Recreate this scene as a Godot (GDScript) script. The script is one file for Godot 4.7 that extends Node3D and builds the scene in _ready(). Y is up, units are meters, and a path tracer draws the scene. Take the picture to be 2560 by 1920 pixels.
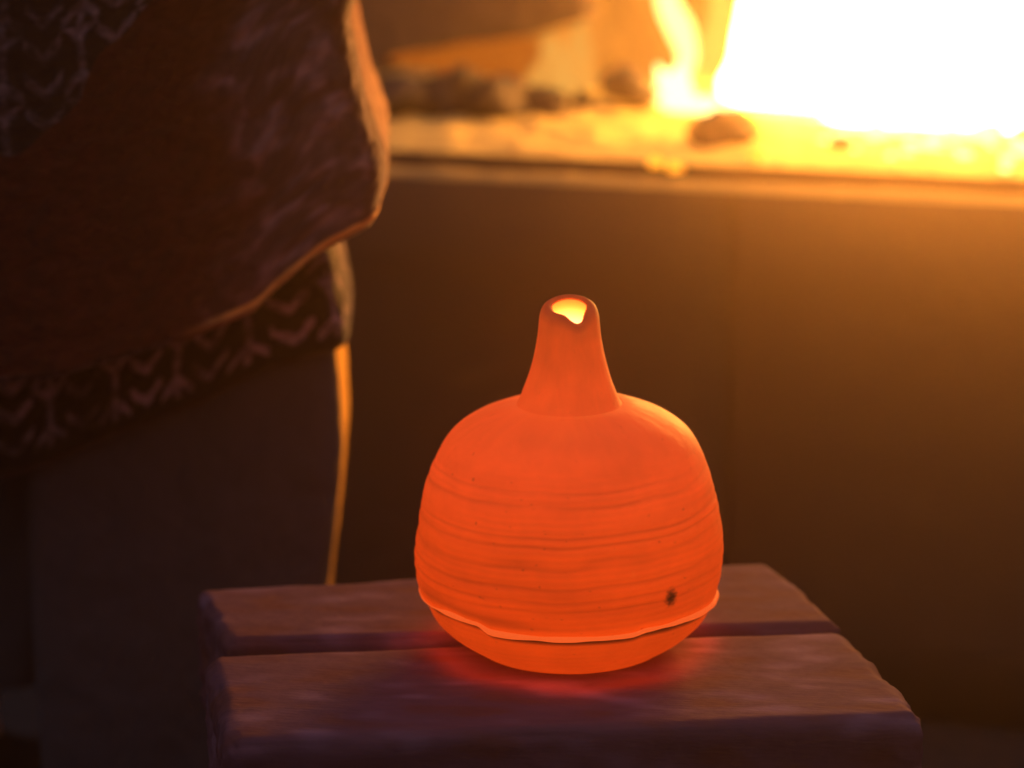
extends Node3D
# A glowing clay bottle fresh from the kiln stands on a bench of two old timbers;
# behind it a person in a knitted shawl stands at a raised hearth with a bonfire.

const TOP := 0.45      # top of the timber bench
const DECK := 0.64     # top of the hearth slab
var used := {}
var rng := RandomNumberGenerator.new()
var M := {}
var lumps := FastNoiseLite.new()

# ------------------------------------------------------------------ scene graph helpers
func numbered(called: String) -> String:
	if not used.has(called):
		used[called] = 0
		return called
	used[called] += 1
	return "%s_%03d" % [called, used[called]]

func tag(o: Node3D, label: String, category: String, group := "", kind := "") -> Node3D:
	o.set_meta("label", label)
	o.set_meta("category", category)
	if group: o.set_meta("group", group)
	if kind: o.set_meta("kind", kind)
	return o

func thing(called: String, label: String, category: String, at := Vector3.ZERO, turn := 0.0, group := "") -> Node3D:
	var o := Node3D.new()
	o.name = numbered(called)
	add_child(o)
	o.position = at
	o.rotation.y = turn
	tag(o, label, category, group)
	return o

func obj(called: String, mesh: Mesh, m: Material, parent: Node = null) -> MeshInstance3D:
	var o := MeshInstance3D.new()
	o.name = numbered(called) if parent == null else called
	o.mesh = mesh
	o.material_override = m
	o.cast_shadow = GeometryInstance3D.SHADOW_CASTING_SETTING_ON
	if parent == null: add_child(o)
	else: parent.add_child(o, true)
	return o

# ------------------------------------------------------------------ mesh helpers
# f.call(i / nu, j / nv) gives [position, colour (or null), uv (or null)]
func sheet(nu: int, nv: int, f: Callable, flip := false, st: SurfaceTool = null) -> SurfaceTool:
	if st == null:
		st = SurfaceTool.new()
		st.begin(Mesh.PRIMITIVE_TRIANGLES)
		st.set_meta("n", 0)
	var n0: int = st.get_meta("n")
	for j in nv + 1:
		for i in nu + 1:
			var r: Array = f.call(float(i) / nu, float(j) / nv)
			st.set_color(r[1] if r[1] != null else Color.WHITE)
			st.set_uv(r[2] if r[2] != null else Vector2(float(i) / nu, float(j) / nv))
			st.set_smooth_group(0)
			st.add_vertex(r[0])
	for j in nv:
		for i in nu:
			var a := n0 + j * (nu + 1) + i
			var b := a + 1
			var c := a + nu + 1
			var d := c + 1
			for k in ([a, b, c, b, d, c] if not flip else [a, c, b, b, c, d]):
				st.add_index(k)
	st.set_meta("n", n0 + (nu + 1) * (nv + 1))
	return st

func done(st: SurfaceTool) -> ArrayMesh:
	st.generate_normals()
	return st.commit()

# A block with rounded edges between four top corners (back left, back right, front right, front left), worn by noise.
func worn_block(c: Array, thick: float, bevel: float, wear: float, tone: Callable, n := Vector3i(60, 14, 24)) -> ArrayMesh:
	var st: SurfaceTool = null
	for s in 6:
		var ax: int = [0, 0, 1, 1, 2, 2][s]
		var side: float = [0.0, 1.0, 0.0, 1.0, 0.0, 1.0][s]
		var dims: Array = [[2, 1], [0, 2], [0, 1]][ax]
		st = sheet(n[dims[0]], n[dims[1]], func(u, v):
			var q := Vector3.ZERO
			q[ax] = side
			q[dims[0]] = u
			q[dims[1]] = v
			return block_point(q, c, thick, bevel, wear, tone), side == (1.0 if ax == 2 else 0.0), st)
	return done(st)

func block_point(q: Vector3, c: Array, thick: float, bevel: float, wear: float, tone: Callable) -> Array:
	var size := Vector3((c[1] - c[0]).length(), thick, (c[3] - c[0]).length())
	# rounding: pull the point onto a rounded box
	var p := q * size
	var core := p.clamp(Vector3.ONE * bevel, size - Vector3.ONE * bevel)
	var off := p - core
	if off.length() > 1e-6:
		var mx := maxf(absf(off.x), maxf(absf(off.y), absf(off.z)))
		off = off.normalized() * minf(off.length(), bevel) if off.length() > mx + 1e-5 else off
	p = core + off
	var w := p / size
	var back: Vector3 = c[0].lerp(c[1], w.x)
	var front: Vector3 = c[3].lerp(c[2], w.x)
	var r := back.lerp(front, w.z)
	r.y -= (1.0 - w.y) * thick
	var edge := 1.0 + 1.4 * (1.0 - maxf(absf(off.x), maxf(absf(off.y), absf(off.z))) / bevel) / 0.3
	var endish := maxf(0.0, 1.0 - minf(w.x, 1.0 - w.x) * size.x / 0.03)
	var d := lumps.get_noise_3dv(r * Vector3(160, 420, 420)) * wear * edge
	d += lumps.get_noise_3dv(r * Vector3(900, 1100, 1100) + Vector3(7, 3, 1)) * wear * (0.35 + 1.1 * endish)
	var dir := off.normalized()
	r += dir * d * lerpf(1.0, 0.22, pow(maxf(dir.y, 0.0), 2.0))
	return [r, tone.call(r), Vector2(w.x * 3.0, w.z)]

func tube(path: Array, radii: Array, sides := 14, st: SurfaceTool = null) -> SurfaceTool:
	var curve := Curve3D.new()
	for k in path.size():
		var t: Vector3 = (path[min(k + 1, path.size() - 1)] - path[max(k - 1, 0)]) / 6.0
		curve.add_point(path[k], -t, t)
	var n := (path.size() - 1) * 8
	var total := float(path.size() - 1)
	return sheet(sides, n, func(u, v):
		var s: float = clampf(v * total, 0.0, total - 1e-4)
		var k := int(s)
		var p := curve.sample(k, s - k)
		var ahead := (curve.sample(k, minf(s - k + 0.02, 1.0)) - curve.sample(k, maxf(s - k - 0.02, 0.0))).normalized()
		var side := ahead.cross(Vector3(0.13, 0.21, 0.97)).normalized()
		var up := side.cross(ahead)
		var r: float = lerpf(radii[k], radii[k + 1], smoothstep(0.0, 1.0, s - k))
		var a: float = u * TAU
		return [p + (side * cos(a) + up * sin(a)) * r, null, null], false, st)

# A closed lump: a ball pushed about by noise and cut by a few flat faces, so that it reads as broken charcoal.
func lump_mesh(size: Vector3, seed_at: int, rough := 0.25, facets := 7, nu := 36, nv := 22) -> ArrayMesh:
	var r2 := RandomNumberGenerator.new()
	r2.seed = seed_at
	var planes := []
	for k in facets:
		planes.append([Vector3(r2.randfn(), r2.randfn(), r2.randfn()).normalized(), r2.randf_range(0.55, 0.9)])
	return done(sheet(nu, nv, func(u, v):
		var th: float = v * PI
		var p := Vector3(sin(th) * cos(u * TAU), -cos(th), sin(th) * sin(u * TAU))
		var d := 1.0
		for pl in planes:
			var k: float = p.dot(pl[0])
			if k > 1e-3: d = minf(d, pl[1] / k)
		d *= 1.0 + rough * lumps.get_noise_3dv(p * 42.0 + Vector3.ONE * seed_at * 11.0) + rough * 0.5 * lumps.get_noise_3dv(p * 130.0)
		return [p * d * size, null, null]))

func box_mesh(size: Vector3, at := Vector3.ZERO, bevel := 0.006) -> ArrayMesh:
	var x := size.x / 2
	var z := size.z / 2
	var c := [at + Vector3(-x, size.y, -z), at + Vector3(x, size.y, -z), at + Vector3(x, size.y, z), at + Vector3(-x, size.y, z)]
	return worn_block(c, size.y, bevel, 0.0, func(_r): return Color.WHITE, Vector3i(12, 6, 12))

# ------------------------------------------------------------------ bodies: a field of tapered capsules meshed by surface nets
func nets(bones: Array, cell: float, k: float, st: SurfaceTool) -> void:
	var field := {}
	for b in bones:
		var r: float = maxf(b[2], b[3]) + k * 0.5 + cell * 3.0
		var lo: Vector3 = (b[0] as Vector3).min(b[1]) - Vector3.ONE * r
		var hi: Vector3 = (b[0] as Vector3).max(b[1]) + Vector3.ONE * r
		var a := Vector3i((lo / cell).floor())
		var z := Vector3i((hi / cell).ceil())
		for x in range(a.x, z.x + 1):
			for y in range(a.y, z.y + 1):
				for w in range(a.z, z.z + 1):
					var key := Vector3i(x, y, w)
					var p := Vector3(key) * cell
					var d := capsule(p, b)
					if d > k + cell * 3.0: continue
					if field.has(key):
						var e: float = field[key]
						var h := maxf(k - absf(d - e), 0.0) / k
						field[key] = minf(d, e) - h * h * k * 0.25
					else:
						field[key] = d
	var vert := {}
	var n0: int = st.get_meta("n")
	for key: Vector3i in field:
		var v := []
		var neg := 0
		for c in 8:
			var q := key + Vector3i(c & 1, (c >> 1) & 1, c >> 2)
			if not field.has(q): break
			v.append(field[q])
			if v[c] < 0.0: neg += 1
		if v.size() < 8 or neg == 0 or neg == 8: continue
		var sum := Vector3.ZERO
		var n := 0
		for e in [[0, 1], [2, 3], [4, 5], [6, 7], [0, 2], [1, 3], [4, 6], [5, 7], [0, 4], [1, 5], [2, 6], [3, 7]]:
			var va: float = v[e[0]]
			var vb: float = v[e[1]]
			if (va < 0.0) != (vb < 0.0):
				var pa := Vector3(e[0] & 1, (e[0] >> 1) & 1, e[0] >> 2)
				var pb := Vector3(e[1] & 1, (e[1] >> 1) & 1, e[1] >> 2)
				sum += pa.lerp(pb, va / (va - vb))
				n += 1
		st.set_color(Color.WHITE)
		st.set_uv(Vector2.ZERO)
		st.set_smooth_group(0)
		st.add_vertex((Vector3(key) + sum / n) * cell)
		vert[key] = n0
		n0 += 1
	for key: Vector3i in vert:
		for ax in 3:
			var step := Vector3i.ZERO
			step[ax] = 1
			var va: float = field[key]
			if not field.has(key + step): continue
			var vb: float = field[key + step]
			if (va < 0.0) == (vb < 0.0): continue
			var s := Vector3i.ZERO
			var t := Vector3i.ZERO
			s[(ax + 1) % 3] = 1
			t[(ax + 2) % 3] = 1
			var c := [key, key - s, key - s - t, key - t]
			if not (vert.has(c[1]) and vert.has(c[2]) and vert.has(c[3])): continue
			var i := [vert[c[0]], vert[c[1]], vert[c[2]], vert[c[3]]]
			for m in ([0, 2, 1, 0, 3, 2] if va < 0.0 else [0, 1, 2, 0, 2, 3]):
				st.add_index(i[m])
	st.set_meta("n", n0)

func capsule(p: Vector3, b: Array) -> float:
	var a: Vector3 = b[0]
	var ab: Vector3 = b[1] - a
	var t := clampf((p - a).dot(ab) / maxf(ab.length_squared(), 1e-9), 0.0, 1.0)
	return (p - a - ab * t).length() - lerpf(b[2], b[3], t)

func new_tool() -> SurfaceTool:
	var st := SurfaceTool.new()
	st.begin(Mesh.PRIMITIVE_TRIANGLES)
	st.set_meta("n", 0)
	return st

# ------------------------------------------------------------------ materials
func lin(r: float, g: float, b: float) -> Color:
	return Color(r, g, b).linear_to_srgb()

func mat(c: Color, rough := 0.85) -> StandardMaterial3D:
	var m := StandardMaterial3D.new()
	m.albedo_color = c
	m.roughness = rough
	return m

func noise_tex(freq: float, size := 512, as_normal := false, strength := 4.0, octaves := 4, kind := FastNoiseLite.TYPE_SIMPLEX_SMOOTH, seed_at := 3) -> NoiseTexture2D:
	var n := FastNoiseLite.new()
	n.noise_type = kind
	n.frequency = freq
	n.fractal_octaves = octaves
	n.seed = seed_at
	var t := NoiseTexture2D.new()
	t.width = size
	t.height = size
	t.seamless = true
	t.noise = n
	t.as_normal_map = as_normal
	t.bump_strength = strength
	return t

func bumpy(m: StandardMaterial3D, tex: Texture2D, scale: float, amount: float) -> StandardMaterial3D:
	m.normal_enabled = true
	m.normal_texture = tex
	m.normal_scale = amount
	m.uv1_triplanar = true
	m.uv1_scale = Vector3.ONE * scale
	return m

func flame(c: Color, energy: float, alpha := 1.0) -> StandardMaterial3D:
	var m := StandardMaterial3D.new()
	m.albedo_color = Color(0, 0, 0, alpha)
	if alpha < 1.0: m.transparency = BaseMaterial3D.TRANSPARENCY_ALPHA
	m.roughness = 1.0
	m.specular_mode = BaseMaterial3D.SPECULAR_DISABLED
	m.emission_enabled = true
	m.emission = c
	m.emission_energy_multiplier = energy
	return m

# ------------------------------------------------------------------ the bottle
const STOPS := [[0.0, 0.816, 0.228, 0.044], [0.03, 0.826, 0.237, 0.044], [0.06, 0.826, 0.237, 0.048], [0.10, 0.845, 0.251, 0.060], [0.15, 0.874, 0.270, 0.096], [0.19, 0.874, 0.279, 0.104], [0.21, 0.845, 0.270, 0.096], [0.24, 0.797, 0.256, 0.084], [0.257, 0.710, 0.233, 0.080], [0.268, 0.480, 0.149, 0.068], [0.30, 0.432, 0.140, 0.072]]

func heat(z: float) -> Color:
	for k in STOPS.size() - 1:
		if z <= STOPS[k + 1][0]:
			var t := clampf((z - STOPS[k][0]) / (STOPS[k + 1][0] - STOPS[k][0]), 0.0, 1.0)
			return Color(lerpf(STOPS[k][1], STOPS[k + 1][1], t), lerpf(STOPS[k][2], STOPS[k + 1][2], t), lerpf(STOPS[k][3], STOPS[k + 1][3], t))
	return Color(0.5, 0.18, 0.09)

# the throwing rings: grooves (negative) and ridges left by the potter's fingers, climbing as a slow spiral
func rings(a: float, z: float) -> float:
	var turn := a / TAU
	var warp := lumps.get_noise_2d(z * 900.0, 11.0) * 0.006 + lumps.get_noise_2d(cos(a) * 25.0, sin(a) * 25.0 + z * 200.0) * 0.003
	var zz := z + turn * 0.011 + warp + 0.0045 * sin(z * 170.0)
	var s := pow(absf(sin(zz * PI / 0.0125)), 0.9) - 0.62
	var weight := 0.15 + 0.95 * (0.5 + 0.5 * lumps.get_noise_2d(z * 520.0 + turn * 9.0, 50.0 + cos(a) * 18.0))
	return s * weight * smoothstep(0.165, 0.135, z) * smoothstep(0.03, 0.055, z)

func heat_texture() -> ImageTexture:
	var w := 1024
	var h := 768
	var im := Image.create(w, h, false, Image.FORMAT_RGB8)
	for y in h:
		var z := (1.0 - (y + 0.5) / h) * 0.30
		var base := heat(z)
		for x in w:
			var a := (x + 0.5) / w * TAU
			var g := rings(a, z)
			var m := 1.0 + 0.19 * minf(g, 0.0) + 0.06 * maxf(g, 0.0)  # shading of the grooves and ridges, painted into the glow
			# shade under the bowl's lip, painted as a darker band in the dish's glow
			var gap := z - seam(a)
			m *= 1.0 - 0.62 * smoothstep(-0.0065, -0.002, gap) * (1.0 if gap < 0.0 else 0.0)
			m += 0.035 * lumps.get_noise_3d(cos(a) * 34.0, sin(a) * 34.0, z * 420.0) + 0.02 * lumps.get_noise_3d(cos(a) * 160.0, sin(a) * 160.0, z * 1500.0)
			m *= 1.0 + 0.16 * smoothstep(0.008, 0.0, gap) * (1.0 if gap > 0.0 else 0.0)   # thin edge of the bowl: hotter
			m += 0.016 * sin((z + a / TAU * 0.0052 + 0.0016 * lumps.get_noise_2d(cos(a) * 40.0, sin(a) * 40.0)) * TAU / 0.0052) * smoothstep(0.2, 0.7, 0.5 + 0.5 * lumps.get_noise_3d(cos(a) * 14.0, sin(a) * 14.0, z * 900.0)) * smoothstep(0.17, 0.14, z)
			m -= 0.16 * smoothstep(0.66, 0.80, lumps.get_noise_3d(cos(a) * 330.0, sin(a) * 330.0, z * 3000.0))
			m += 0.055 * lumps.get_noise_3d(cos(a) * 16.0 + 70.0, sin(a) * 16.0, z * 700.0)
			# a broad cooler streak sinking across the left of the belly
			var left := wrapf(a - PI / 2, -PI, PI)
			m -= 0.15 * exp(-pow((z - 0.0555 + (1.1 - left) * 0.006) / 0.0042, 2.0)) * smoothstep(0.0, 0.5, left) * smoothstep(1.6, 1.1, left)
			# a flake of cooler, blackened clay low on the front right
			var dx := wrapf(a - SPOT_A, -PI, PI) * 0.112
			var dz := z - SPOT_Z
			var q := sqrt(dx * dx * 1.5 + dz * dz) / 0.0066 + 0.35 * lumps.get_noise_2d(x * 3.0, y * 3.0)
			m *= 1.0 - 0.72 * smoothstep(1.35, 0.15, q)
			var pale := smoothstep(0.50, 0.85, lumps.get_noise_3d(cos(a) * 150.0 + 9.0, sin(a) * 150.0, z * 1100.0)) * exp(-pow((a - 1.28) / 0.13, 2.0)) * smoothstep(0.075, 0.095, z) * smoothstep(0.145, 0.12, z)  # sheen right of centre, painted in as paler specks
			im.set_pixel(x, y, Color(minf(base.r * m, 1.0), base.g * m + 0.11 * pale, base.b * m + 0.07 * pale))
	return ImageTexture.create_from_image(im)

const SPOT_A := 0.885   # angle round the bottle: PI / 2 faces the viewer, 0 is to the right
const SPOT_Z := 0.0655
const BODY := [[0.0418, 0.1118], [0.049, 0.1135], [0.0578, 0.1157], [0.0769, 0.1170], [0.0999, 0.1146], [0.1253, 0.1088], [0.1460, 0.1022], [0.1605, 0.0955], [0.1705, 0.0865], [0.1790, 0.0735], [0.1852, 0.0585], [0.1888, 0.0480], [0.1900, 0.040]]
const NECK := [[0.1860, 0.0440], [0.1893, 0.0402], [0.1939, 0.0374], [0.2000, 0.0350], [0.2122, 0.0306], [0.2266, 0.0267], [0.2412, 0.0241], [0.2499, 0.0232], [0.2571, 0.0224], [0.2627, 0.0206], [0.2653, 0.0177], [0.2657, 0.0152], [0.2641, 0.0128]]
const DISH := [[0.0, 0.060], [0.0, 0.0728], [0.0025, 0.0768], [0.0075, 0.0848], [0.0150, 0.0948], [0.0240, 0.1036], [0.0330, 0.1082], [0.0400, 0.1092], [0.0470, 0.1080], [0.052, 0.105]]

func along(pts: Array, v: float) -> Vector2:
	var s: float = clampf(v, 0.0, 1.0) * (pts.size() - 1)
	var k := mini(int(s), pts.size() - 2)
	var g := func(i: int) -> Vector2:
		var q: Array = pts[clampi(i, 0, pts.size() - 1)]
		return Vector2(q[1], q[0])
	return (g.call(k) as Vector2).cubic_interpolate(g.call(k + 1), g.call(k - 1), g.call(k + 2), s - k)

# where the lower rim of the upper bowl ends, round the bottle
func seam(a: float) -> float:
	var d := wrapf(a - PI / 2, -PI, PI)   # 0 faces the viewer, negative to the right
	var up := 0.0050 * smoothstep(0.54, 0.66, d) + 0.0018 * smoothstep(-0.40, -0.52, d) - 0.0036 * smoothstep(-0.62, -1.45, d)
	up -= 0.0036 * smoothstep(0.8, 1.4, d)
	return 0.0418 + up + 0.0004 * lumps.get_noise_2d(cos(a) * 60.0, sin(a) * 60.0)

func bottle() -> void:
	var t := thing("glowing_vase", "orange glowing clay bottle with tapered neck standing on the timber bench", "vase", Vector3(0.0436, TOP + 0.003, -1.826))
	var m := mat(lin(0.06, 0.02, 0.012), 0.6)
	m.metallic_specular = 0.2
	m.emission_enabled = true
	m.emission = Color.BLACK
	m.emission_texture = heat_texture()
	m.emission_energy_multiplier = 1.0
	bumpy(m, noise_tex(0.03, 512, true, 3.0), 14.0, 0.25)
	m.uv1_triplanar = false
	m.uv1_scale = Vector3.ONE
	var lean := func(p: Vector3) -> Vector3: return p + Vector3(p.x * 0.0, p.x * 0.014 * smoothstep(0.0, 0.1, p.y), 0)
	var body := sheet(160, 150, func(u, v):
		var a: float = u * TAU
		var q := along(BODY, v)
		var z := q.y
		var low := seam(a)
		z = lerpf(low, z, smoothstep(0.0, 0.12, v)) if v < 0.12 else z
		z = maxf(z, low)
		var r := q.x + 0.0013 * rings(a, z) + 0.0017 * lumps.get_noise_3d(cos(a) * 22.0, z * 260.0, sin(a) * 22.0) * smoothstep(0.19, 0.15, z)
		r *= 1.0 + 0.006 * cos(a * 2.0 + 0.6)
		return [lean.call(Vector3(cos(a) * r, z, sin(a) * r)), null, Vector2(u, 1.0 - z / 0.30)])
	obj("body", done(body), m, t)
	# the rolled lip of the bowl, thin and therefore hottest to the eye
	var lm := mat(lin(0.05, 0.018, 0.010), 0.7)
	lm.metallic_specular = 0.15
	lm.emission_enabled = true
	lm.emission = Color(0.96, 0.36, 0.14)
	lm.emission_energy_multiplier = 1.0
	var lip := sheet(200, 10, func(u, v):
		var a: float = u * TAU
		var b: float = v * TAU
		var w := 0.0030 * (0.75 + 0.5 * lumps.get_noise_2d(cos(a) * 40.0, sin(a) * 40.0))
		var r := 0.1130 + cos(b) * w
		return [lean.call(Vector3(cos(a) * r, seam(a) + sin(b) * w * 0.85, sin(a) * r)), null, null])
	obj("rim", done(lip), lm, t)
	var dish := sheet(140, 50, func(u, v):
		var a: float = u * TAU
		var q := along(DISH, v)
		var r := q.x * (1.0 + 0.004 * cos(a * 3.0)) + 0.0006 * lumps.get_noise_3d(cos(a) * 30.0, q.y * 300.0, sin(a) * 30.0)
		var dip := 0.0015 * smoothstep(0.02, 0.045, q.y)
		return [Vector3(cos(a) * r, q.y - dip, sin(a) * r), null, Vector2(u, 1.0 - q.y / 0.30)])
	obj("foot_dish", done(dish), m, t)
	var tip := func(a: float, z: float) -> float:
		var near := smoothstep(0.222, 0.262, z)
		var d := wrapf(a - PI / 2, -PI, PI)
		# the mouth is cut slanting towards the viewer and chipped at the front right
		return near * (-0.0045 * sin(a) - 0.0062 * exp(-pow((d + 0.35) / 0.42, 2.0)) * smoothstep(0.245, 0.262, z))
	var neck := sheet(90, 70, func(u, v):
		var a: float = u * TAU
		var q := along(NECK, v)
		var r := q.x + 0.0005 * lumps.get_noise_3d(cos(a) * 12.0, q.y * 400.0, sin(a) * 12.0)
		var d := wrapf(a - PI / 2, -PI, PI)
		var inner := smoothstep(0.019, 0.013, q.x) * smoothstep(0.245, 0.262, q.y)
		r += inner * 0.0035 * exp(-pow((d + 0.45) / 0.35, 2.0)) - inner * 0.003 * exp(-pow((d - 0.35) / 0.35, 2.0))
		return [lean.call(Vector3(cos(a) * r - 0.0006, q.y + tip.call(a, q.y), sin(a) * r)), null, Vector2(u, 1.0 - q.y / 0.30)])
	obj("neck", done(neck), m, t)
	var im := mat(lin(0.4, 0.2, 0.1), 0.9)
	im.emission_enabled = true
	im.emission = Color.BLACK
	var gr := Gradient.new()
	gr.offsets = PackedFloat32Array([0.0, 0.05, 0.12, 0.22, 1.0])
	gr.colors = PackedColorArray([Color(0.85, 0.22, 0.06), Color(1.0, 0.42, 0.10), Color(1.0, 0.76, 0.34), Color(1.0, 0.92, 0.62), Color(1.0, 0.96, 0.74)])
	var gt := GradientTexture2D.new()
	gt.gradient = gr
	gt.width = 8
	gt.height = 256
	gt.fill_to = Vector2(0, 1)
	im.emission_texture = gt
	im.emission_energy_multiplier = 1.4
	var bore := sheet(60, 16, func(u, v):
		var a: float = u * TAU
		var z := lerpf(0.2625, 0.19, v)
		var d := wrapf(a - PI / 2, -PI, PI)
		var r: float = 0.0136 + 0.012 * v
		r += (1.0 - v) * (0.0035 * exp(-pow((d + 0.45) / 0.35, 2.0)) - 0.003 * exp(-pow((d - 0.35) / 0.35, 2.0)))
		return [lean.call(Vector3(cos(a) * r - 0.0006, z + tip.call(a, 0.264) * (1.0 - v), sin(a) * r)), null, Vector2(u, clampf(v, 0.002, 0.998))])
	obj("glowing_bore", done(bore), im, t)
	# the light of the hot foot on the wood, just outside its glowing wall
	for k in 8:
		var a := PI / 8 + k * PI / 4
		var f := AreaLight3D.new()
		f.name = "foot_light"
		f.area_size = Vector2(0.080, 0.010)
		f.light_color = lin(1.0, 0.07, 0.012)
		f.light_energy = 0.0014
		f.area_range = 6.0
		f.shadow_enabled = true
		add_child(f, true)
		f.look_at_from_position(t.position + Vector3(cos(a) * 0.1015, 0.0165, sin(a) * 0.1015), t.position + Vector3(cos(a) * 0.096, 0.0, sin(a) * 0.096))
	var l := OmniLight3D.new()
	l.name = "mouth_light"
	l.light_color = Color(1.0, 0.42, 0.14)
	l.light_energy = 0.004
	l.light_size = 0.008
	l.omni_range = 12.0
	l.omni_attenuation = 2.0
	l.shadow_enabled = true
	l.position = t.position + Vector3(0, 0.252, 0)
	add_child(l)

# ------------------------------------------------------------------ the bench
func bench() -> void:
	var t := thing("timber_bench", "low bench of two thick weathered timbers with chipped ends under the glowing bottle", "bench", Vector3.ZERO)
	var m := mat(Color.WHITE, 0.9)
	m.metallic_specular = 0.2
	m.vertex_color_use_as_albedo = true
	bumpy(m, noise_tex(0.02, 512, true, 6.0), 5.0, 0.5)
	m.uv1_scale = Vector3(4, 26, 26)
	var tone := func(p: Vector3) -> Color:
		var n := 0.5 + 0.5 * lumps.get_noise_3dv(p * Vector3(330, 1200, 1500))
		var s := 0.5 + 0.5 * lumps.get_noise_3dv(p * Vector3(230, 400, 560) + Vector3(40, 0, 0))
		var c := Color(0.118, 0.053, 0.062).lerp(Color(0.145, 0.068, 0.082), n)
		c = c.lerp(Color(0.135, 0.045, 0.030), smoothstep(0.5, 0.8, s) * 0.6)
		return c.lerp(Color(0.25, 0.145, 0.185), smoothstep(0.55, 0.9, 1.0 - s) * 0.6)
	var back := [Vector3(-0.262, TOP, -1.957), Vector3(0.219, TOP, -2.030), Vector3(0.264, TOP, -1.870), Vector3(-0.222, TOP, -1.833)]
	var front := [Vector3(-0.235, TOP + 0.003, -1.799), Vector3(0.261, TOP + 0.003, -1.852), Vector3(0.298, TOP + 0.003, -1.670), Vector3(-0.198, TOP + 0.004, -1.618)]
	var pb := obj("plank", worn_block(back, 0.105, 0.010, 0.0024, tone, Vector3i(190, 30, 80)), m, t)
	pb.set_meta("label", "rear timber of the bench, with a ragged right end")
	obj("plank", worn_block(front, 0.115, 0.013, 0.0022, tone, Vector3i(190, 36, 80)), m, t)
	for p in [Vector3(-0.15, 0, -1.90), Vector3(0.16, 0, -1.945), Vector3(-0.125, 0, -1.715), Vector3(0.20, 0, -1.755)]:
		var c := [p + Vector3(-0.045, 0.332, -0.05), p + Vector3(0.045, 0.332, -0.055), p + Vector3(0.048, 0.332, 0.05), p + Vector3(-0.042, 0.332, 0.055)]
		obj("leg", worn_block(c, 0.345, 0.008, 0.002, tone, Vector3i(10, 20, 10)), m, t)

# ------------------------------------------------------------------ the hearth, its ash, coals and flames
const TURN := deg_to_rad(-15.4)
const FRONT := Vector3(0.15, 0, -2.9465)

func hearth_at(p: Vector3) -> Vector3:   # from the hearth's own axes to the world
	return FRONT + p.rotated(Vector3.UP, TURN)

func hearth() -> void:
	var t := thing("raised_hearth", "waist high plastered hearth with a thin slab top carrying the bonfire", "hearth", FRONT, TURN)
	var clay := mat(lin(0.085, 0.056, 0.037), 0.95)
	bumpy(clay, noise_tex(0.012, 512, true, 5.0, 5), 2.2, 0.7)
	var pale := clay.duplicate()
	pale.albedo_color = lin(0.095, 0.062, 0.04)
	var slab := mat(lin(0.10, 0.065, 0.045), 0.8)
	bumpy(slab, noise_tex(0.03, 512, true, 4.0, 5), 3.0, 0.6)
	obj("slab", box_mesh(Vector3(2.9, 0.018, 1.5), Vector3(0.15, DECK - 0.018, -0.75), 0.004), slab, t)
	obj("front_panel", box_mesh(Vector3(1.43, DECK - 0.0185, 1.53), Vector3(-0.585, 0.0, -0.693), 0.007), clay, t)
	obj("front_panel", box_mesh(Vector3(1.469, DECK - 0.0185, 1.534), Vector3(0.8655, 0.0, -0.6915), 0.007), pale, t)
	# bed of pale ash, thicker towards the fire
	var ash := mat(Color.WHITE, 0.95)
	ash.vertex_color_use_as_albedo = true
	bumpy(ash, noise_tex(0.04, 512, true, 6.0, 5), 6.0, 0.8)
	var bed := sheet(220, 110, func(u, v):
		var x: float = lerpf(-1.28, 1.58, u)
		var edge := 0.004 + 0.004 * lumps.get_noise_1d(x * 300.0) + 0.003 * lumps.get_noise_1d(x * 1500.0)
		var z: float = lerpf(-edge, -1.46, v)
		var rise := minf(minf(u, 1.0 - u) * 40.0, minf(v * 26.0, (1.0 - v) * 26.0))
		var y := DECK + 0.001 + clampf(rise, 0.0, 1.0) * (0.006 + 0.006 * lumps.get_noise_2d(x * 300.0, z * 300.0) + 0.004 * lumps.get_noise_2d(x * 1300.0, z * 1300.0))
		y += 0.012 * smoothstep(0.25, 0.7, -z)
		var n := 0.5 + 0.5 * lumps.get_noise_2d(x * 500.0 + 90.0, z * 500.0)
		return [Vector3(x, y, z), Color(0.55, 0.43, 0.13).lerp(Color(0.32, 0.22, 0.07), smoothstep(0.5, 0.85, n)), null], true)
	var bo := obj("ash_bed", done(bed), ash, null)
	bo.position = FRONT
	bo.rotation.y = TURN
	tag(bo, "bed of pale ash spread over the hearth slab", "ash", "", "stuff")

func ledge_gleam() -> void:
	# pale strip added on the ledge, its colour standing in for firelight there
	var m := mat(lin(0.32, 0.23, 0.075), 0.95)
	bumpy(m, noise_tex(0.04, 256, true, 6.0), 8.0, 0.7)
	var o := obj("painted_ledge_gleam", done(sheet(260, 6, func(u, v):
		var x: float = lerpf(-1.28, 1.58, u)
		var n := lumps.get_noise_1d(x * 400.0)
		var z: float = lerpf(0.004, 0.058 + 0.008 * n, v)
		return [Vector3(x, DECK - 0.0165 + 0.004 * sin(v * PI) * (0.6 + n) - (0.0035 if v > 0.99 or v < 0.01 else 0.0), z), null, null], false)), m)
	o.position = FRONT
	o.rotation.y = TURN
	tag(o, "pale strip added on the narrow ledge under the slab, standing in for firelight", "ash", "", "stuff")

func lump(called: String, label: String, category: String, at: Vector3, size: Vector3, seed_at: int, m: Material, group := "", turn := 0.0) -> void:
	var o := obj(called, lump_mesh(size, seed_at), m)
	o.position = at
	o.rotation.y = turn
	tag(o, label, category, group)

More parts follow.
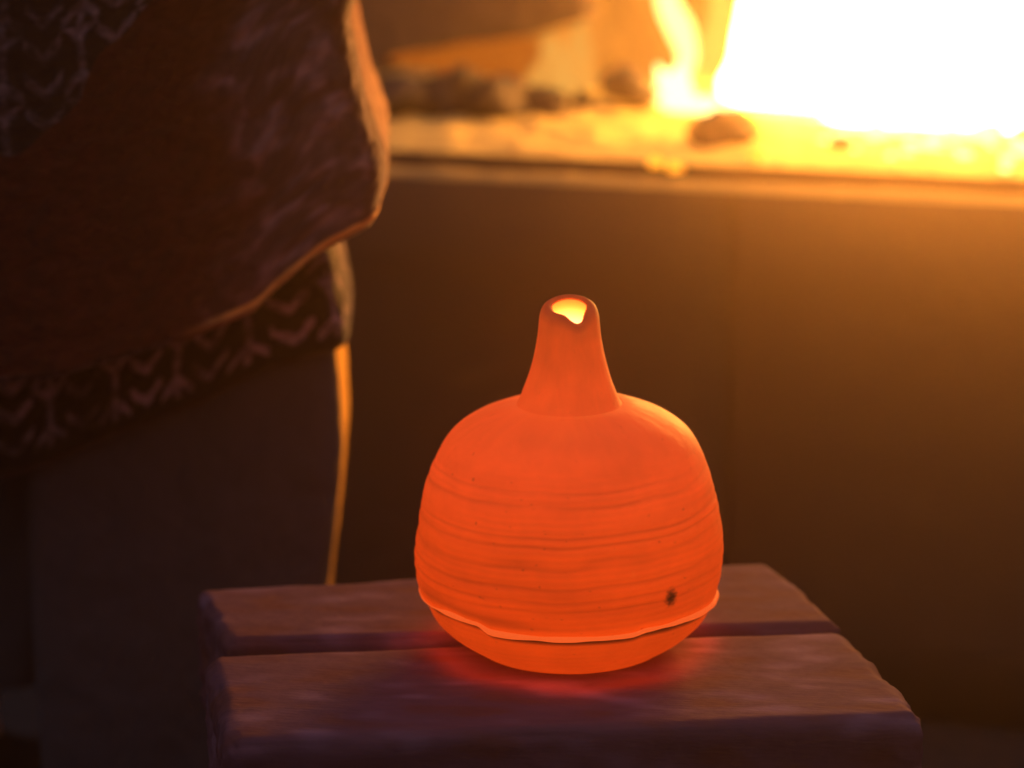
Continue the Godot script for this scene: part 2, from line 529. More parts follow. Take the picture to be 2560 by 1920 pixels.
func coals() -> void:
	var coal := mat(lin(0.035, 0.026, 0.022), 0.75)
	bumpy(coal, noise_tex(0.05, 256, true, 6.0), 9.0, 0.8)
	lump("charcoal_lump", "dark pointed charcoal lump lying alone on the ash in front of the big fire", "charcoal", Vector3(0.266, 0.660, -3.062), Vector3(0.049, 0.030, 0.036), 5, coal, "", 0.4)
	lump("charcoal_lump", "round charcoal lump between the orange flames and the small white flame", "charcoal", Vector3(0.160, 0.676, -3.345), Vector3(0.040, 0.031, 0.036), 8, coal)
	lump("charcoal_lump", "charcoal chunk at the right edge of the ash under the big fire", "charcoal", Vector3(0.640, 0.655, -3.06), Vector3(0.022, 0.020, 0.02), 12, coal)
	var heap := [[-0.150, 0.664, 0.050, 0.034], [-0.082, 0.668, 0.046, 0.046], [-0.018, 0.666, 0.044, 0.040], [0.030, 0.656, 0.026, 0.026], [-0.215, 0.672, 0.055, 0.044], [-0.30, 0.676, 0.06, 0.046]]
	var told := ["flat charcoal lump at the left of the dark heap, beside the shawl", "tall charcoal lump in the middle of the dark heap", "peaked charcoal lump at the right of the dark heap", "small charcoal lump where the dark heap meets the flames", "charcoal lump of the heap half hidden behind the shawl", "charcoal lump of the heap wholly behind the shawl"]
	for k in heap.size():
		var h: Array = heap[k]
		lump("charcoal_lump", told[k], "charcoal", Vector3(h[0], h[1], -3.285 - 0.02 * (k % 2)), Vector3(h[2], h[3], 0.05), 20 + k, coal, "charcoal heap on the hearth", k * 1.3)
	for k in 3:
		lump("charcoal_lump", ["small charcoal lump left of the round one", "smallest charcoal lump at the foot of the yellow flame", "charcoal crumb on the ash right of the pointed lump"][k], "charcoal", [Vector3(0.060, 0.657, -3.36), Vector3(0.095, 0.655, -3.37), Vector3(0.40, 0.648, -3.02)][k], Vector3(0.016, 0.013, 0.014), 40 + k, coal)
	var em := flame(Color(1.0, 0.62, 0.18), 2.2)
	for k in 3:
		var e := obj("glowing_ember", lump_mesh(Vector3(0.009, 0.008, 0.007), 60 + k, 0.3, 6, 16, 10), em)
		e.position = [Vector3(0.171, 0.642, -2.938), Vector3(0.193, 0.638, -2.931), Vector3(0.290, 0.647, -2.94)][k]
		tag(e, ["glowing ember at the slab edge, left one of the pair", "glowing ember hanging over the slab edge, right one of the pair", "glowing ember on the ash right of the ember pair"][k], "ember", "embers at the slab edge")
	# glowing embers added round the foot of the fire to brighten the ash
	var r3 := RandomNumberGenerator.new()
	r3.seed = 91
	var bed := new_tool()
	for k in 420:
		var x := r3.randf_range(0.16, 1.15)
		var far := pow(r3.randf(), 0.8)
		var z := -0.012 - 0.30 * far
		if x < 0.42 and r3.randf() > smoothstep(0.10, 0.42, x) * far * 1.6: continue
		if r3.randf() < 0.45 * (1.0 - far): continue
		var w := r3.randf_range(0.004, 0.013) * (0.5 + 0.7 * far)
		var at := Vector3(x, DECK + 0.005 + w * 0.3, z)
		var off := r3.randf() * 100.0
		sheet(9, 6, func(u, v):
			var q := Vector3(sin(v * PI) * cos(u * TAU), -cos(v * PI), sin(v * PI) * sin(u * TAU))
			return [at + q * w * Vector3(1.25, 0.7, 1.0) * (1.0 + 0.45 * lumps.get_noise_3dv(q * 24.0 + Vector3.ONE * off)), null, null], false, bed)
	var eb := obj("added_glowing_embers", done(bed), flame(lin(1.0, 0.54, 0.17), 4.5))
	eb.position = FRONT
	eb.rotation.y = TURN
	tag(eb, "bed of glowing embers added round the foot of the big fire to brighten the ash", "embers", "", "stuff")
	# burning logs inside the fire
	var logm := mat(lin(0.05, 0.033, 0.024), 0.85)
	bumpy(logm, noise_tex(0.02, 256, true, 6.0), 6.0, 0.8)
	var logs := [[Vector3(0.42, 0.68, -3.30), Vector3(0.80, 0.74, -3.62), 0.035], [Vector3(0.86, 0.67, -3.22), Vector3(0.58, 0.80, -3.66), 0.04], [Vector3(0.95, 0.68, -3.35), Vector3(0.45, 0.72, -3.70), 0.038]]
	for k in 3:
		var L: Array = logs[k]
		var mid: Vector3 = L[0].lerp(L[1], 0.5) + Vector3(0.01, 0.012, 0)
		var o := obj("burning_log", done(tube([L[0] - (L[1] - L[0]) * 0.001, L[0], mid, L[1], L[1] + (L[1] - L[0]) * 0.001], [0.002, L[2], L[2] * 1.04, L[2] * 0.95, 0.002], 16)), logm)
		tag(o, ["charred log lying in the big fire, nearest the viewer", "charred log crossing the big fire from its right", "charred log at the back of the big fire"][k], "log", "logs in the big fire")
	# a charred board leans over the heap
	var bm := mat(lin(0.075, 0.05, 0.036), 0.85)
	bumpy(bm, noise_tex(0.02, 256, true, 6.0), 4.0, 0.8)
	var b := obj("charred_board", worn_block([Vector3(-0.62, 1.05, -3.66), Vector3(-0.28, 1.22, -3.66), Vector3(0.118, 0.775, -3.47), Vector3(-0.40, 0.640, -3.47)], 0.02, 0.004, 0.003, func(_r): return Color.WHITE, Vector3i(24, 4, 24)), bm)
	tag(b, "charred board leaning over the dark charcoal heap", "board")

func tongue(called: String, label: String, path: Array, radii: Array, m: Material, group := "") -> MeshInstance3D:
	var o := obj(called, done(tube(path, radii, 18)), m)
	tag(o, label, "flame", group)
	return o

# a tongue of fire: an upright closed shell round an axis, with a wavering outline
func shell(base: Vector3, size: Vector3, sway: Vector3, seed_at: int, wob := 0.22, foot := 9.0) -> ArrayMesh:
	return done(sheet(40, 40, func(u, v):
		var a: float = u * TAU
		var w: float = pow(sin(PI * clampf(v * 0.62 + 0.0, 0.0, 1.0)), 0.7) if v < 0.0 else 0.0
		w = pow(clampf(v * foot, 0.0, 1.0), 0.4) * pow(1.0 - v, 0.75)
		w *= 1.0 + wob * lumps.get_noise_3d(cos(a) * 30.0 + seed_at * 31.0, v * 60.0, sin(a) * 30.0)
		var p := Vector3(cos(a) * size.x * w, v * size.y, sin(a) * size.z * w)
		return [base + p + sway * v * v, null, null]))

func fire() -> void:
	var hot := flame(lin(1.0, 0.39, 0.066), 104.0)
	var warm := flame(lin(1.0, 0.55, 0.15), 4.0)
	var t := thing("bonfire_flame", "tall white hot bonfire flames filling the upper right over the hearth", "fire", Vector3(0.62, DECK, -3.40))
	var tongues := [[Vector3(0, 0.008, 0), Vector3(0.335, 0.46, 0.22), Vector3(0.05, 0, 0)], [Vector3(-0.24, 0.01, 0.03), Vector3(0.098, 0.34, 0.10), Vector3(-0.03, 0, 0)], [Vector3(0.24, 0.01, 0.05), Vector3(0.16, 0.34, 0.12), Vector3(0.03, 0, 0)], [Vector3(-0.02, 0.006, 0.17), Vector3(0.20, 0.24, 0.09), Vector3(0, 0, -0.05)], [Vector3(0.16, 0.006, 0.22), Vector3(0.20, 0.17, 0.08), Vector3(0.02, 0, -0.04)]]
	for k in tongues.size():
		obj("flame", shell(tongues[k][0], tongues[k][1], tongues[k][2], k + 1, 0.10, 40.0), hot, t)
	var veil := flame(lin(1.0, 0.46, 0.09), 1.3, 0.2)
	for k in 4:
		obj("flame", shell([Vector3(-0.25, 0.004, 0.03), Vector3(-0.30, 0.004, 0.0), Vector3(0.05, 0.004, 0.19), Vector3(0.27, 0.004, 0.06)][k], [Vector3(0.125, 0.43, 0.12), Vector3(0.07, 0.24, 0.08), Vector3(0.26, 0.30, 0.10), Vector3(0.18, 0.42, 0.13)][k], Vector3(-0.02, 0, 0), 50 + k, 0.45, 22.0), veil, t)
	tongue("flame", "narrow curving yellow flame left of the big fire", [Vector3(0.234, 0.680, -3.40), Vector3(0.238, 0.715, -3.40), Vector3(0.227, 0.75, -3.40), Vector3(0.211, 0.785, -3.40), Vector3(0.206, 0.86, -3.42), Vector3(0.215, 0.94, -3.44)], [0.007, 0.014, 0.018, 0.016, 0.015, 0.002], warm)
	var small := thing("flame", "short white flame burning beside the round charcoal lump", "flame", Vector3(0.220, 0.648, -3.35))
	var bright := flame(lin(1.0, 0.62, 0.20), 5.0)
	obj("tongue", shell(Vector3(-0.003, 0, 0), Vector3(0.022, 0.062, 0.016), Vector3(0.010, 0, 0), 31, 0.5), bright, small)
	obj("tongue", shell(Vector3(0.010, 0, 0.004), Vector3(0.018, 0.048, 0.014), Vector3(0.004, 0, 0), 32, 0.5), bright, small)
	obj("tongue", shell(Vector3(-0.012, 0.022, 0), Vector3(0.014, 0.036, 0.012), Vector3(-0.014, 0, 0), 33, 0.5), bright, small)
	obj("tongue", shell(Vector3(0.04, -0.002, 0.03), Vector3(0.055, 0.022, 0.02), Vector3.ZERO, 34, 0.6), bright, small)
	var soft := flame(lin(1.0, 0.34, 0.045), 0.75, 0.55)
	var dim := flame(lin(1.0, 0.32, 0.04), 0.5, 0.45)
	var low := flame(lin(1.0, 0.23, 0.02), 0.42, 0.85)
	var yellow := flame(lin(1.0, 0.52, 0.10), 0.75, 0.45)
	var o := thing("flame", "yellow flame licking up at the right end of the charcoal heap", "flame", Vector3(0.062, 0.650, -3.45))
	obj("tongue", shell(Vector3(-0.012, 0, 0), Vector3(0.040, 0.085, 0.025), Vector3(0.006, 0, 0), 9, 0.5), yellow, o)
	obj("tongue", shell(Vector3(0.024, 0, -0.01), Vector3(0.030, 0.105, 0.025), Vector3(0.014, 0, 0), 10, 0.5), yellow, o)
	obj("tongue", shell(Vector3(0.004, 0, -0.03), Vector3(0.058, 0.13, 0.03), Vector3(0.03, 0, 0), 11, 0.45), soft, o)
	o = thing("flame", "broad orange flame behind the round charcoal lump", "flame", Vector3(0.12, 0.650, -3.56))
	obj("tongue", shell(Vector3(0.02, 0, 0), Vector3(0.10, 0.36, 0.05), Vector3(0.07, 0, 0), 14, 0.4), soft, o)
	obj("tongue", shell(Vector3(0.0, 0, -0.05), Vector3(0.15, 0.30, 0.05), Vector3(0.09, 0, 0), 15, 0.4), dim, o)
	obj("tongue", shell(Vector3(0.05, 0, 0.03), Vector3(0.06, 0.16, 0.03), Vector3(-0.02, 0, 0), 16, 0.5), dim, o)
	o = thing("flame", "orange flame filling the gap between narrow flame and big fire", "flame", Vector3(0.26, 0.650, -3.64))
	obj("tongue", shell(Vector3.ZERO, Vector3(0.13, 0.45, 0.06), Vector3(0.03, 0, 0), 17, 0.35), soft, o)
	obj("tongue", shell(Vector3(0.02, 0, 0.04), Vector3(0.09, 0.3, 0.05), Vector3(0.0, 0, 0), 18, 0.35), dim, o)
	o = thing("flame", "faint wide orange flame at the back of the hearth", "flame", Vector3(0.06, 0.650, -3.72))
	obj("tongue", shell(Vector3.ZERO, Vector3(0.26, 0.30, 0.05), Vector3(0.16, 0, 0), 21, 0.4), dim, o)
	tongue("flame", "low dull orange flame creeping behind the dark charcoal heap", [Vector3(-0.17, 0.70, -3.46), Vector3(-0.12, 0.698, -3.46), Vector3(-0.05, 0.70, -3.46), Vector3(0.02, 0.70, -3.46), Vector3(0.04, 0.69, -3.46)], [0.004, 0.014, 0.024, 0.03, 0.004], low)

# ------------------------------------------------------------------ the person
# knitted cloth: u runs round the body (0 to the right, a quarter towards the viewer), v from the hem upwards
func zigzag(u: float, v: float, n: float) -> float:
	var row := int(floor(v / 0.036))
	var r := fposmod(v, 0.036) / 0.036
	u += 0.0022 * lumps.get_noise_2d(u * 9000.0, v * 9000.0)
	v += 0.003 * lumps.get_noise_2d(u * 7000.0 + 50.0, v * 7000.0)
	var q := fposmod(u * 22.0, 1.0)
	var s := absf(fposmod(u * 44.0, 1.0) - 0.5) * 2.0
	if q < 0.5:   # squiggle
		var d := absf(r - (0.25 + 0.5 * s)) + 0.15 * n
		return smoothstep(0.26, 0.12, d)
	var arrow := absf(r - (0.62 - 0.5 * absf(q - 0.75) * 4.0 * (1.0 if row % 2 == 0 else -1.0))) + 0.15 * n
	return maxf(smoothstep(0.24, 0.10, arrow), smoothstep(0.07, 0.03, absf(q - 0.75)) * 0.8)

func knit_texture(shawl: bool) -> ImageTexture:
	var w := 1024
	var h := 768
	var im := Image.create(w, h, false, Image.FORMAT_RGB8)
	var dark := Color(0.15, 0.115, 0.10)
	var pale := Color(0.66, 0.56, 0.56)
	var brown := Color(0.31, 0.14, 0.085)
	for y in h:
		var v := 1.0 - (y + 0.5) / h
		for x in w:
			var u := (x + 0.5) / w
			var n := lumps.get_noise_2d(x * 1.6, y * 1.6)
			var slow := lumps.get_noise_2d(x * 0.25, y * 0.25)
			var c: Color
			if shawl:
				var f := 0.5 + 0.5 * lumps.get_noise_2d(x * 0.9 + y * 0.50, y * 0.5 - x * 0.6)
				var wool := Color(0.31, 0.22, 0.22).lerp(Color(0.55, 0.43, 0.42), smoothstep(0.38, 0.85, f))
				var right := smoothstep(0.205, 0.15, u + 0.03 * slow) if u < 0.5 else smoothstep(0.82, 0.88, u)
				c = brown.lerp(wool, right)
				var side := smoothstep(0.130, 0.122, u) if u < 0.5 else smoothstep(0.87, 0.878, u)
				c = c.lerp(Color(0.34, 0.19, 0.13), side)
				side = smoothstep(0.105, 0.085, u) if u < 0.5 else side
				c = c.lerp(Color(0.50, 0.30, 0.19).lerp(Color(0.62, 0.44, 0.28), smoothstep(0.16, 0.05, v)), side)  # rim light from the fire, put into the colour of the shawl's side
				if v > 0.25 + 0.02 * slow + maxf(0.0, 0.30 - u) * 1.3 and u > 0.21 and u < 0.80:
					c = dark.lerp(pale, zigzag(u, v, n) * (0.5 + 0.4 * slow + 0.3 * n))
			else:
				c = dark.lerp(brown, smoothstep(0.16, 0.22, v))
				if v > 0.012 and v < 0.136:
					c = dark.lerp(pale, zigzag(u, v - 0.012, n) * clampf(0.75 + 0.9 * slow + 0.5 * n, 0.1, 1.0))
			c = c.lerp(Color(0.86, 0.62, 0.30), smoothstep(0.010, 0.005, v) * (smoothstep(0.215, 0.17, u) + smoothstep(0.8, 0.85, u)) if shawl else 0.0)   # firelit rim of the hem, painted as a paler edge
			var g := 1.0 + 0.14 * n
			im.set_pixel(x, y, Color(c.r * g, c.g * g, c.b * g))
	return ImageTexture.create_from_image(im)

# a garment hanging round the body: an outer and an inner skin with a rounded hem. r(u) gives the half sizes at a height.
func garment(center: Callable, half: Callable, hem: Callable, top: float, thick: float, folds: float, seed_at: int, power := 2.4, vscale := 1.0, nu := 120, nv := 60) -> ArrayMesh:
	var point := func(a: float, y: float, inset: float) -> Vector3:
		var c: Vector3 = center.call(y)
		var s: Vector2 = half.call(y)
		var ca := cos(a)
		var sa := sin(a)
		var k := pow(pow(absf(ca), power) + pow(absf(sa), power), -1.0 / power)
		var low := clampf((top - y) / 0.5, 0.0, 1.0)
		var f := 1.0 + folds * low * (lumps.get_noise_3d(ca * 34.0 + seed_at * 17.0, y * 22.0, sa * 34.0) + 0.35 * lumps.get_noise_3d(ca * 95.0, y * 50.0, sa * 95.0 + seed_at))
		return Vector3(c.x + ca * k * (s.x - inset) * lerpf(f, 1.0, smoothstep(0.4, 0.9, ca) * 0.8), y, c.z + sa * k * (s.y - inset) * f)
	var st: SurfaceTool = null
	var fuzz := func(a: float, y: float) -> float: return 0.0016 * lumps.get_noise_3d(cos(a) * 420.0, y * 900.0, sin(a) * 420.0)
	for part in 3:
		st = sheet(nu, nv if part < 2 else 6, func(u, v):
			var a: float = u * TAU
			var h: float = hem.call(a)
			var p: Vector3
			var y: float
			if part == 0:
				y = lerpf(h, top, v)
				p = point.call(a, y, 0.0 + fuzz.call(a, y))
			elif part == 1:
				y = lerpf(h, top - thick, v)
				p = point.call(a, y, thick)
			else:
				y = h - sin(v * PI) * thick * 0.5
				p = point.call(a, y, thick * (0.5 - 0.5 * cos(v * PI)))
				p.y = y
			return [p, null, Vector2(u * 1.0, 1.0 - clampf((y - h) * vscale, 0.0, 0.999))], part > 0, st)
	return done(st)

func lookup(table: Array, y: float, col := 1) -> float:
	if y <= table[0][0]: return table[0][col]
	for k in table.size() - 1:
		if y <= table[k + 1][0]:
			return lerpf(table[k][col], table[k + 1][col], (y - table[k][0]) / (table[k + 1][0] - table[k][0]))
	return table[-1][col]

func person() -> void:
	var o := Vector3(-0.34, 0, -2.34)
	var t := thing("person", "standing person in patterned knitted shawl and dark wide trousers facing the fire", "person", o, deg_to_rad(1.4))
	# --- body: one continuous figure, facing right and a little away
	var st := new_tool()
	var hipr := Vector3(0.045, 0.86, 0.07)
	var hipl := Vector3(-0.065, 0.86, -0.06)
	var kr := Vector3(0.06, 0.47, 0.055)
	var kl := Vector3(-0.17, 0.47, -0.13)
	var ar := Vector3(0.035, 0.075, 0.05)
	var al := Vector3(-0.255, 0.075, -0.15)
	var chest := Vector3(0.02, 1.20, -0.005)
	var sr := Vector3(0.02, 1.35, 0.115)
	var sl := Vector3(0.0, 1.35, -0.140)
	var er := Vector3(0.055, 1.10, 0.155)
	var el := Vector3(0.07, 1.10, -0.105)
	var wr := Vector3(0.225, 1.12, 0.05)
	var wl := Vector3(0.235, 1.09, -0.055)
	var nk := Vector3(0.035, 1.42, -0.03)
	var hd := Vector3(0.075, 1.56, -0.035)
	var bones := [[Vector3(-0.005, 0.92, 0.03), chest, 0.105, 0.125], [hipr, hipl, 0.085, 0.085], [chest, nk, 0.115, 0.06], [sr, sl, 0.055, 0.055], [nk, hd, 0.05, 0.05],
		[hipr, kr, 0.082, 0.058], [kr, ar, 0.056, 0.036], [hipl, kl, 0.082, 0.058], [kl, al, 0.056, 0.036],
		[ar, ar + Vector3(0.15, -0.045, -0.02), 0.034, 0.028], [al, al + Vector3(0.14, -0.045, -0.02), 0.034, 0.028],
		[sr, er, 0.05, 0.04], [er, wr, 0.04, 0.027], [sl, el, 0.05, 0.04], [el, wl, 0.04, 0.027]]
	nets(bones, 0.014, 0.04, st)
	# head with brow, nose, lips, chin, ears
	var f := Vector3(0.985, 0, -0.17)
	var s := Vector3(0.17, 0, 0.985)
	var head := [[hd + f * -0.022 + Vector3(0, 0.045, 0), hd + f * 0.02 + Vector3(0, 0.045, 0), 0.082, 0.076], [hd + f * 0.03 + Vector3(0, -0.01, 0), hd + f * 0.045 + Vector3(0, -0.055, 0), 0.06, 0.038], [hd + Vector3(0, -0.09, 0), hd + Vector3(0, 0.0, 0), 0.048, 0.05],
		[hd + f * 0.09 + Vector3(0, 0.03, 0), hd + f * 0.113 + Vector3(0, -0.008, 0), 0.007, 0.011], [hd + f * 0.082 + s * 0.02 + Vector3(0, -0.036, 0), hd + f * 0.082 - s * 0.02 + Vector3(0, -0.036, 0), 0.007, 0.007], [hd + f * 0.083 + s * 0.018 + Vector3(0, -0.047, 0), hd + f * 0.083 - s * 0.018 + Vector3(0, -0.047, 0), 0.007, 0.007],
		[hd + f * 0.085 + s * 0.045 + Vector3(0, 0.043, 0), hd + f * 0.09 + s * 0.015 + Vector3(0, 0.045, 0), 0.008, 0.008], [hd + f * 0.085 - s * 0.045 + Vector3(0, 0.043, 0), hd + f * 0.09 - s * 0.015 + Vector3(0, 0.045, 0), 0.008, 0.008]]
	for q in [-1, 1]:
		head.append([hd + s * 0.078 * q + f * -0.008 + Vector3(0, 0.03, 0), hd + s * 0.076 * q + f * -0.002 + Vector3(0, -0.015, 0), 0.013, 0.009])
		head.append([hd + f * 0.075 + s * 0.03 * q + Vector3(0, 0.02, 0), hd + f * 0.075 + s * 0.03 * q + Vector3(0, 0.021, 0), 0.012, 0.012])
	nets(head, 0.005, 0.014, st)
	# hands: palm, four fingers and a thumb, holding the shawl closed
	for q in [-1, 1]:
		var w: Vector3 = wr if q > 0 else wl
		var ahead: Vector3 = (Vector3(0.28, 1.16, -0.02) - w).normalized()
		var across := Vector3(0, 0.92, 0.38 * q).normalized()
		var palm: Vector3 = ahead.cross(across).normalized() * q
		var hand := [[w, w + ahead * 0.03, 0.026, 0.022], [w + ahead * 0.03 + across * 0.022, w + ahead * 0.085 + across * 0.026, 0.014, 0.012], [w + ahead * 0.03 - across * 0.02, w + ahead * 0.08 - across * 0.026, 0.014, 0.011], [w + ahead * 0.03, w + ahead * 0.088, 0.015, 0.012]]
		for k in 4:
			var r: Vector3 = w + ahead * (0.088 - 0.004 * absf(k - 1.2)) + across * (0.028 - 0.0185 * k)
			var len: float = [0.072, 0.080, 0.074, 0.058][k]
			var j1: Vector3 = r + (ahead * 0.9 + palm * 0.35).normalized() * len * 0.45
			var j2: Vector3 = j1 + (ahead * 0.3 + palm * 0.95).normalized() * len * 0.32
			var j3: Vector3 = j2 + (ahead * -0.4 + palm * 0.9).normalized() * len * 0.24
			hand.append([r, j1, 0.0092, 0.0085])
			hand.append([j1, j2, 0.0085, 0.0078])
			hand.append([j2, j3, 0.0078, 0.0068])
		var th: Vector3 = w + ahead * 0.03 + across * 0.026
		var t1: Vector3 = th + (ahead * 0.5 + across * 0.55 + palm * 0.5).normalized() * 0.036
		var t2: Vector3 = t1 + (ahead * 0.75 + palm * 0.6).normalized() * 0.03
		hand.append([th, t1, 0.013, 0.0105])
		hand.append([t1, t2, 0.0105, 0.0085])
		nets(hand, 0.0035, 0.007, st)
	var skin := mat(lin(0.36, 0.20, 0.14), 0.5)
	skin.subsurf_scatter_enabled = true
	skin.subsurf_scatter_strength = 0.15
	obj("body", done(st), skin, t)
	var hs := new_tool()
	nets([[hd + f * -0.03 + Vector3(0, 0.058, 0), hd + f * 0.012 + Vector3(0, 0.070, 0), 0.086, 0.07], [hd + f * -0.055 + Vector3(0, 0.05, 0), hd + f * -0.065 + Vector3(0, -0.10, 0), 0.07, 0.045]], 0.008, 0.03, hs)
	var hair := mat(lin(0.03, 0.02, 0.015), 0.5)
	bumpy(hair, noise_tex(0.05, 256, true, 8.0), 12.0, 0.8)
	obj("hair", done(hs), hair, t)
	# --- clothing
	var wools := []
	for k in 2:
		var wm := mat(Color(1, 1, 1), 0.95)
		wm.metallic_specular = 0.25
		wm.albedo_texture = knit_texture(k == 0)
		wm.rim_enabled = true
		wm.rim = 0.4
		wm.rim_tint = 0.6
		wm.normal_enabled = true
		wm.normal_texture = noise_tex(0.06, 512, true, 6.0)
		wm.normal_scale = 0.5
		wools.append(wm)
	# shawl: right outline, hanging fuller at the height of the hands
	var xr := [[0.55, -0.135], [0.69, -0.128], [0.735, -0.122], [0.76, -0.117], [0.785, -0.117], [0.83, -0.133], [0.90, -0.148], [1.05, -0.10], [1.18, -0.06], [1.30, -0.18], [1.40, -0.24], [1.455, -0.262]]
	var xl := [[0.55, -0.60], [0.9, -0.56], [1.15, -0.54], [1.30, -0.50], [1.40, -0.42], [1.455, -0.355]]
	var hz := [[0.55, 0.19], [0.75, 0.19], [0.95, 0.19], [1.15, 0.255], [1.32, 0.235], [1.40, 0.20], [1.43, 0.13], [1.455, 0.062]]
	var hem := func(a: float) -> float:
		var c := cos(a)
		var near := 0.5 + 0.5 * sin(a)
		var edge := [[-1.0, 0.585], [-0.163, 0.608], [0.086, 0.624], [0.32, 0.640], [0.496, 0.662], [0.56, 0.687], [0.617, 0.710], [0.675, 0.723], [0.74, 0.732], [0.865, 0.745], [0.979, 0.741], [1.0, 0.740]]
		return lookup(edge, c) + (1.0 - near) * 0.02
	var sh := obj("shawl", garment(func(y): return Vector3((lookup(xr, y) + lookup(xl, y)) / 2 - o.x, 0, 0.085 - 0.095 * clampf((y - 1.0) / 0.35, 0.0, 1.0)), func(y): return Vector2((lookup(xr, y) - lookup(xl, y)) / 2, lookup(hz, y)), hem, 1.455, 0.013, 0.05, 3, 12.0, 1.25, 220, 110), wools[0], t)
	sh.rotation.y = deg_to_rad(1.2)
	# tunic beneath, zigzag hem
	var tr := [[0.44, -0.165], [0.587, -0.1575], [0.60, -0.1535], [0.63, -0.1575], [0.66, -0.164], [0.70, -0.172], [0.9, -0.19], [1.2, -0.18], [1.34, -0.22]]
	var hem2 := func(a: float) -> float:
		return lookup([[-1.0, 0.44], [-0.424, 0.489], [-0.194, 0.511], [0.068, 0.529], [0.334, 0.550], [0.549, 0.580], [0.668, 0.593], [0.817, 0.602], [0.996, 0.589], [1.0, 0.589]], cos(a))
	var tu := obj("tunic", garment(func(y): return Vector3((lookup(tr, y) - 0.545) / 2 - o.x, 0, 0.03), func(y): return Vector2((lookup(tr, y) + 0.545) / 2, 0.12 if y < 0.9 else 0.15), hem2, 1.34, 0.011, 0.03, 5, 12.0, 1.25, 220, 90), wools[1], t)
	tu.rotation.y = deg_to_rad(1.2)
	# trousers: two wide legs joined at the seat
	var cloth := mat(Color.WHITE, 0.95)
	cloth.metallic_specular = 0.2
	var band := Image.create(512, 8, false, Image.FORMAT_RGB8)   # dark grey cloth; firelight on the right edge painted as an ochre stripe
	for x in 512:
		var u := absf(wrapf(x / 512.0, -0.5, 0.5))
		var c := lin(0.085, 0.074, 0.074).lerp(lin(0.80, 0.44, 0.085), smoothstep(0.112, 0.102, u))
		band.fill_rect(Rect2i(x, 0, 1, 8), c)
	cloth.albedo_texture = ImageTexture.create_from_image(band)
	var dull := mat(lin(0.085, 0.074, 0.074), 0.95)
	cloth.normal_enabled = true
	cloth.normal_texture = noise_tex(0.06, 256, true, 4.0)
	cloth.normal_scale = 0.3
	bumpy(dull, noise_tex(0.06, 256, true, 4.0), 16.0, 0.5)
	var fr := [[0.06, -0.205], [0.20, -0.190], [0.34, -0.177], [0.42, -0.1665], [0.49, -0.1597], [0.55, -0.161], [0.62, -0.168], [0.90, -0.19]]
	var tro := MeshInstance3D.new()
	tro = obj("trousers", garment(func(y): return Vector3((lookup(fr, y) - 0.455) / 2 - o.x, 0, 0.03), func(y): return Vector2((lookup(fr, y) + 0.455) / 2, 0.100), func(_a): return 0.075, 0.90, 0.007, 0.04, 8, 11.0, 1.0, 200, 70), cloth, t)
	obj("trouser_leg", garment(func(y): return Vector3(lerpf(-0.230, -0.08, clampf((y - 0.1) / 0.8, 0.0, 1.0)), 0, -0.15), func(y): return Vector2(0.072 + 0.04 * y, 0.09 + 0.025 * smoothstep(0.6, 0.85, y)), func(_a): return 0.19, 0.96, 0.007, 0.05, 9, 4.0, 1.0, 60, 50), cloth, tro)
	var leather := mat(lin(0.025, 0.017, 0.012), 0.85)
	leather.metallic_specular = 0.2
	for q in 2:
		var a: Vector3 = ar if q == 0 else al
		var bs := new_tool()
		nets([[a + Vector3(0, 0.13, 0), a, 0.05, 0.047], [a + Vector3(-0.03, -0.035, 0.005), a + Vector3(0.16, -0.038, -0.02), 0.042, 0.038], [a + Vector3(0.0, -0.02, 0), a + Vector3(0.12, -0.03, -0.015), 0.046, 0.036]], 0.010, 0.03, bs)
		obj("boot", done(bs), leather, t)
		var ss := box_mesh(Vector3(0.285, 0.018, 0.088), a + Vector3(0.062, -0.0745, -0.008), 0.008)
		obj("boot_sole", ss, mat(lin(0.02, 0.02, 0.02), 0.8), t)

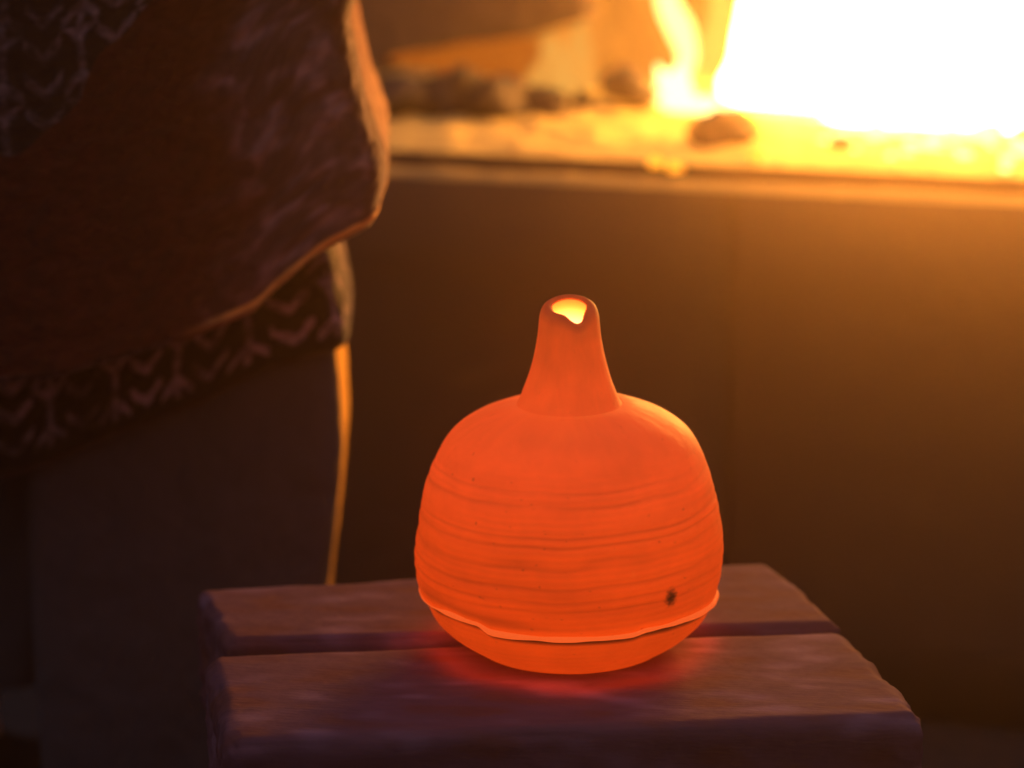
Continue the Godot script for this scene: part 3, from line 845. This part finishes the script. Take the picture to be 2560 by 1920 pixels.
# ------------------------------------------------------------------
func _ready() -> void:
	rng.seed = 7
	lumps.noise_type = FastNoiseLite.TYPE_SIMPLEX_SMOOTH
	lumps.frequency = 0.05
	lumps.fractal_octaves = 2
	lumps.seed = 11
	# camera
	var cam := Camera3D.new()
	cam.name = "camera"
	add_child(cam)
	cam.position = Vector3(0, 1.13, 0)
	cam.rotation = Vector3(deg_to_rad(-14.5), 0, 0)
	var att := CameraAttributesPhysical.new()
	att.frustum_focal_length = 78.12
	att.frustum_focus_distance = 1.81
	att.exposure_aperture = 2.5
	att.frustum_near = 0.05
	att.frustum_far = 400.0
	cam.attributes = att
	cam.far = 400.0
	cam.current = true
	# dusk sky, almost dark
	var sky := ProceduralSkyMaterial.new()
	sky.sky_top_color = lin(0.42, 0.37, 0.52)
	sky.sky_horizon_color = lin(0.022, 0.018, 0.026)
	sky.sky_curve = 0.8
	sky.ground_bottom_color = lin(0.01, 0.009, 0.009)
	sky.ground_horizon_color = lin(0.03, 0.025, 0.025)
	var env := Environment.new()
	env.background_mode = Environment.BG_SKY
	env.sky = Sky.new()
	env.sky.sky_material = sky
	env.background_energy_multiplier = 0.9
	env.tonemap_mode = Environment.TONE_MAPPER_LINEAR
	env.tonemap_exposure = 1.0
	env.sdfgi_enabled = true
	env.ssao_enabled = true
	env.ssil_enabled = true
	# haze added to the air so the fire's light veils like lens glare
	env.volumetric_fog_enabled = true
	env.volumetric_fog_density = 0.0215
	env.volumetric_fog_albedo = Color(1.0, 0.86, 0.66)
	env.volumetric_fog_anisotropy = 0.93
	var we := WorldEnvironment.new()
	we.name = "environment"
	we.environment = env
	add_child(we)
	var moon := DirectionalLight3D.new()
	moon.name = "last_daylight"
	moon.light_energy = 0.02
	moon.light_color = Color(0.85, 0.88, 1.0)
	moon.light_angular_distance = 10.0
	moon.shadow_enabled = true
	moon.rotation = Vector3(deg_to_rad(-72), deg_to_rad(50), 0)
	add_child(moon)
	# the fire's light, in front of the flames above the frame
	var fl := OmniLight3D.new()
	fl.name = "fire_light"
	fl.light_color = lin(1.0, 0.34, 0.045)
	fl.light_energy = 0.2
	fl.light_size = 0.08
	fl.omni_range = 30.0
	fl.omni_attenuation = 2.0
	fl.shadow_enabled = true
	fl.position = Vector3(0.60, 0.92, -3.10)
	add_child(fl)

	# setting
	var soil := mat(lin(0.032, 0.024, 0.019), 0.95)
	bumpy(soil, noise_tex(0.03, 512, true, 6.0, 5), 1.2, 0.9)
	var ground := sheet(120, 120, func(u, v):
		var x: float = pow(absf(u * 2.0 - 1.0), 2.2) * 40.0 * signf(u - 0.5)
		var z: float = pow(absf(v * 2.0 - 1.0), 2.2) * 40.0 * signf(v - 0.5) - 2.0
		var flat := smoothstep(4.0, 9.0, Vector2(x, z + 2.0).length())
		return [Vector3(x, -0.004 + 0.12 * flat * lumps.get_noise_2d(x * 5.0, z * 5.0), z), null, null], false)
	var g := obj("ground", done(ground), soil)
	g.set_meta("kind", "structure")
	g.set_meta("label", "dark trodden earth round the bench and the hearth")
	hearth()
	ledge_gleam()
	bench()
	bottle()
	person()
	coals()
	fire()
